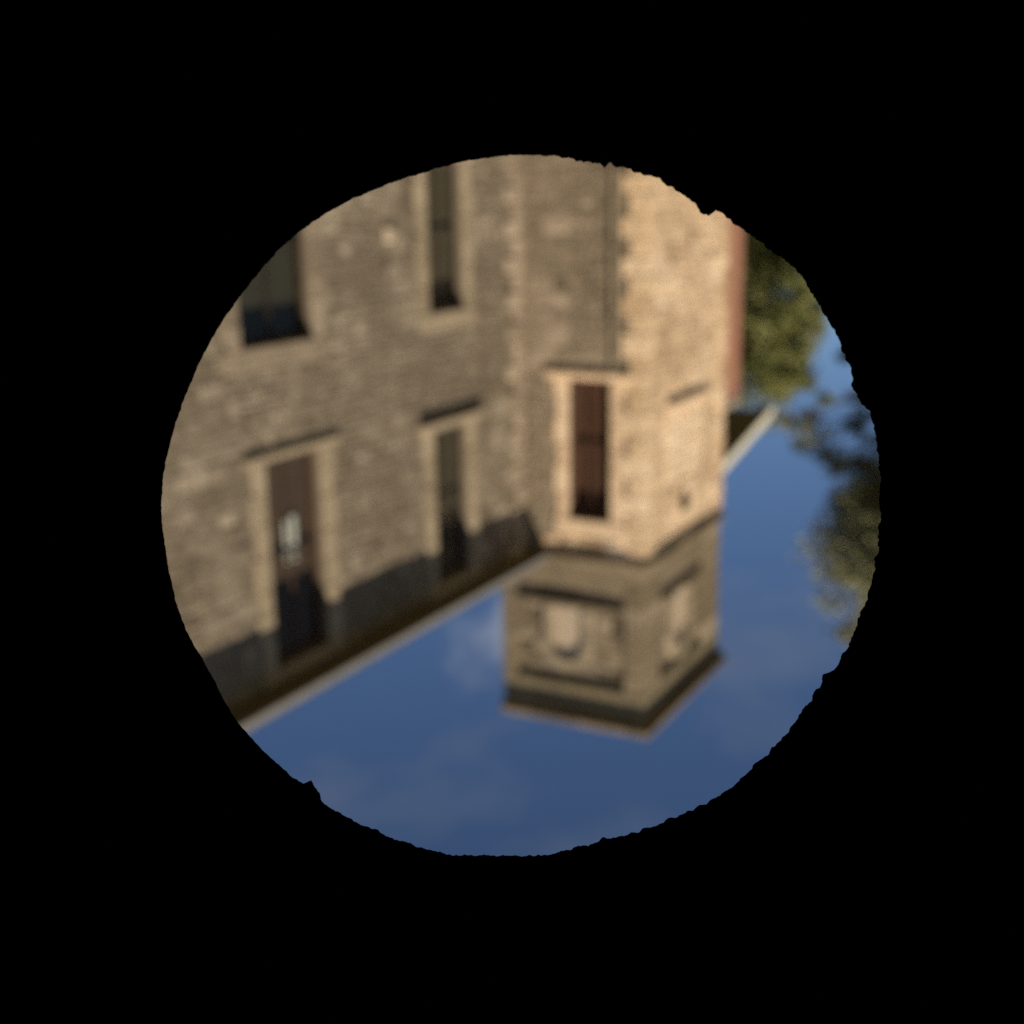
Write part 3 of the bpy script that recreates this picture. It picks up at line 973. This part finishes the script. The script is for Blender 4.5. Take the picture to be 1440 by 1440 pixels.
def tree(name, base, label, group, crown_c, crown_r, mat, seed, clumps, leaves, leaf, trunk_r, boughs=()):
    rng = random.Random(seed)
    t = thing(name, base, label, 'tree', group)
    b = Vector(base); cc = Vector(crown_c)
    wood = MB()
    top = Vector((cc.x, cc.y, cc.z + crown_r[2] * .55))
    pts, rad = [], []
    for k in range(8):
        s = k / 7
        q = b.lerp(top, s) + Vector((math.sin(s * 5 + seed) * .15, math.cos(s * 4 + seed) * .15, 0)) * (s > 0)
        pts.append(q); rad.append(trunk_r * (1 - .85 * s) + .02)
    pts[0] = b - Vector((0, 0, .05))
    tube(wood, pts, rad, 10)
    tips = []
    for _ in range(clumps):
        while True:
            v = Vector((rng.uniform(-1, 1), rng.uniform(-1, 1), rng.uniform(-1, 1)))
            if .35 < v.length < 1:
                break
        lump = 0.84 + .55 * noise.noise(v * 1.7 + Vector((seed, 0, 0)))
        tips.append((cc + Vector((v.x * crown_r[0], v.y * crown_r[1], v.z * crown_r[2])) * lump, rng.uniform(.22, .6) * min(crown_r) * .5))
    for (bp_, br_) in boughs:
        tips.append((Vector(bp_), br_))
    for i, (p, r) in enumerate(tips):
        zz = max(b.z + .35 * (cc.z - b.z), p.z - rng.uniform(.5, 1.4))
        s = min(1, max(0, (zz - b.z) / (top.z - b.z)))
        st = pts[int(s * 7)].lerp(pts[min(7, int(s * 7) + 1)], s * 7 - int(s * 7))
        mid = st.lerp(p, .5) + Vector((rng.uniform(-.15, .15), rng.uniform(-.15, .15), rng.uniform(0, .3)))
        r0 = max(.018, trunk_r * (1 - .85 * s) * .35)
        tube(wood, [st, mid, p], [r0, r0 * .6, .01], 5)
    wood.build('trunk', 'bark', t)
    lf = MB()
    per = leaves // len(tips)
    for (p, r) in tips:
        base_t = rng.uniform(.15, .85)
        for _ in range(per):
            v = Vector((rng.gauss(0, 1), rng.gauss(0, 1), rng.gauss(0, 1))).normalized() * (rng.random() ** .5)
            q = p + Vector((v.x * r * 1.15, v.y * r * 1.15, v.z * r * .85))
            a = Vector((rng.gauss(0, 1), rng.gauss(0, 1), rng.gauss(0, .6))).normalized()
            c = a.cross(Vector((rng.gauss(0, 1), rng.gauss(0, 1), rng.gauss(0, 1)))).normalized()
            L_, W_ = leaf * rng.uniform(.7, 1.3), leaf * .55 * rng.uniform(.7, 1.2)
            lf.add([q, q + a * L_ * .5 + c * W_ * .5, q + a * L_, q + a * L_ * .5 - c * W_ * .5], [(0, 1, 2, 3)], min(1, max(0, base_t + rng.gauss(0, .2))))
    lf.build('crown', mat, t)
    return t

def at(px, py, d):
    """a spot in the place, d metres out from the eye (worked out once while surveying the photograph)"""
    return CAM + RIGHT * ((720 - px) / 1750.2 * d) + UP * ((py - 720) / 1750.2 * d) + FWD * d

c2 = at(1268, 755, 30)
tree('dark_tree', (c2.x, c2.y, 0), 'tall dark green tree at the far side of the sky gap', 'trees beside the house', c2, (2.1, 2.1, 2.7), 'leaf_dark', 4, 190, 20000, .17, .19,
     [(at(1150, 612, 30), .42), (at(1120, 600, 29.7), .34), (at(1175, 640, 30), .36), (at(1200, 600, 30.2), .3), (at(1095, 590, 29.6), .28), (at(1230, 620, 30), .4),
      (at(1190, 500, 30.5), .16), (at(1140, 590, 30.1), .3), (at(1160, 640, 30.1), .3), (at(1215, 585, 30.3), .35), (at(1075, 585, 29.6), .25), (at(1225, 650, 30), .45), (at(1130, 625, 30), .3), (at(1180, 660, 30), .3), (at(1205, 560, 30), .25)])
c1 = at(1072, 440, 42)
tree('green_tree', (c1.x, c1.y, 0), 'yellow-green tree close behind the red brick pier', 'trees beside the house', c1, (2.3, 2.3, 3.9), 'leaf_light', 9, 150, 21000, .22, .17,
     [(at(1110, 400, 42), .6), (at(1115, 350, 42), .7), (at(1085, 560, 42), .6), (at(1065, 590, 41.5), .55), (at(1045, 560, 41), .6), (at(1035, 590, 41), .6), (at(1050, 600, 41), .5), (at(1100, 520, 42), .45), (at(1125, 380, 42), .6), (at(1140, 410, 42), .4), (at(1150, 440, 42), .22), (at(1120, 470, 42), .3), (at(1135, 540, 42), .25), (at(1160, 560, 42), .22)])
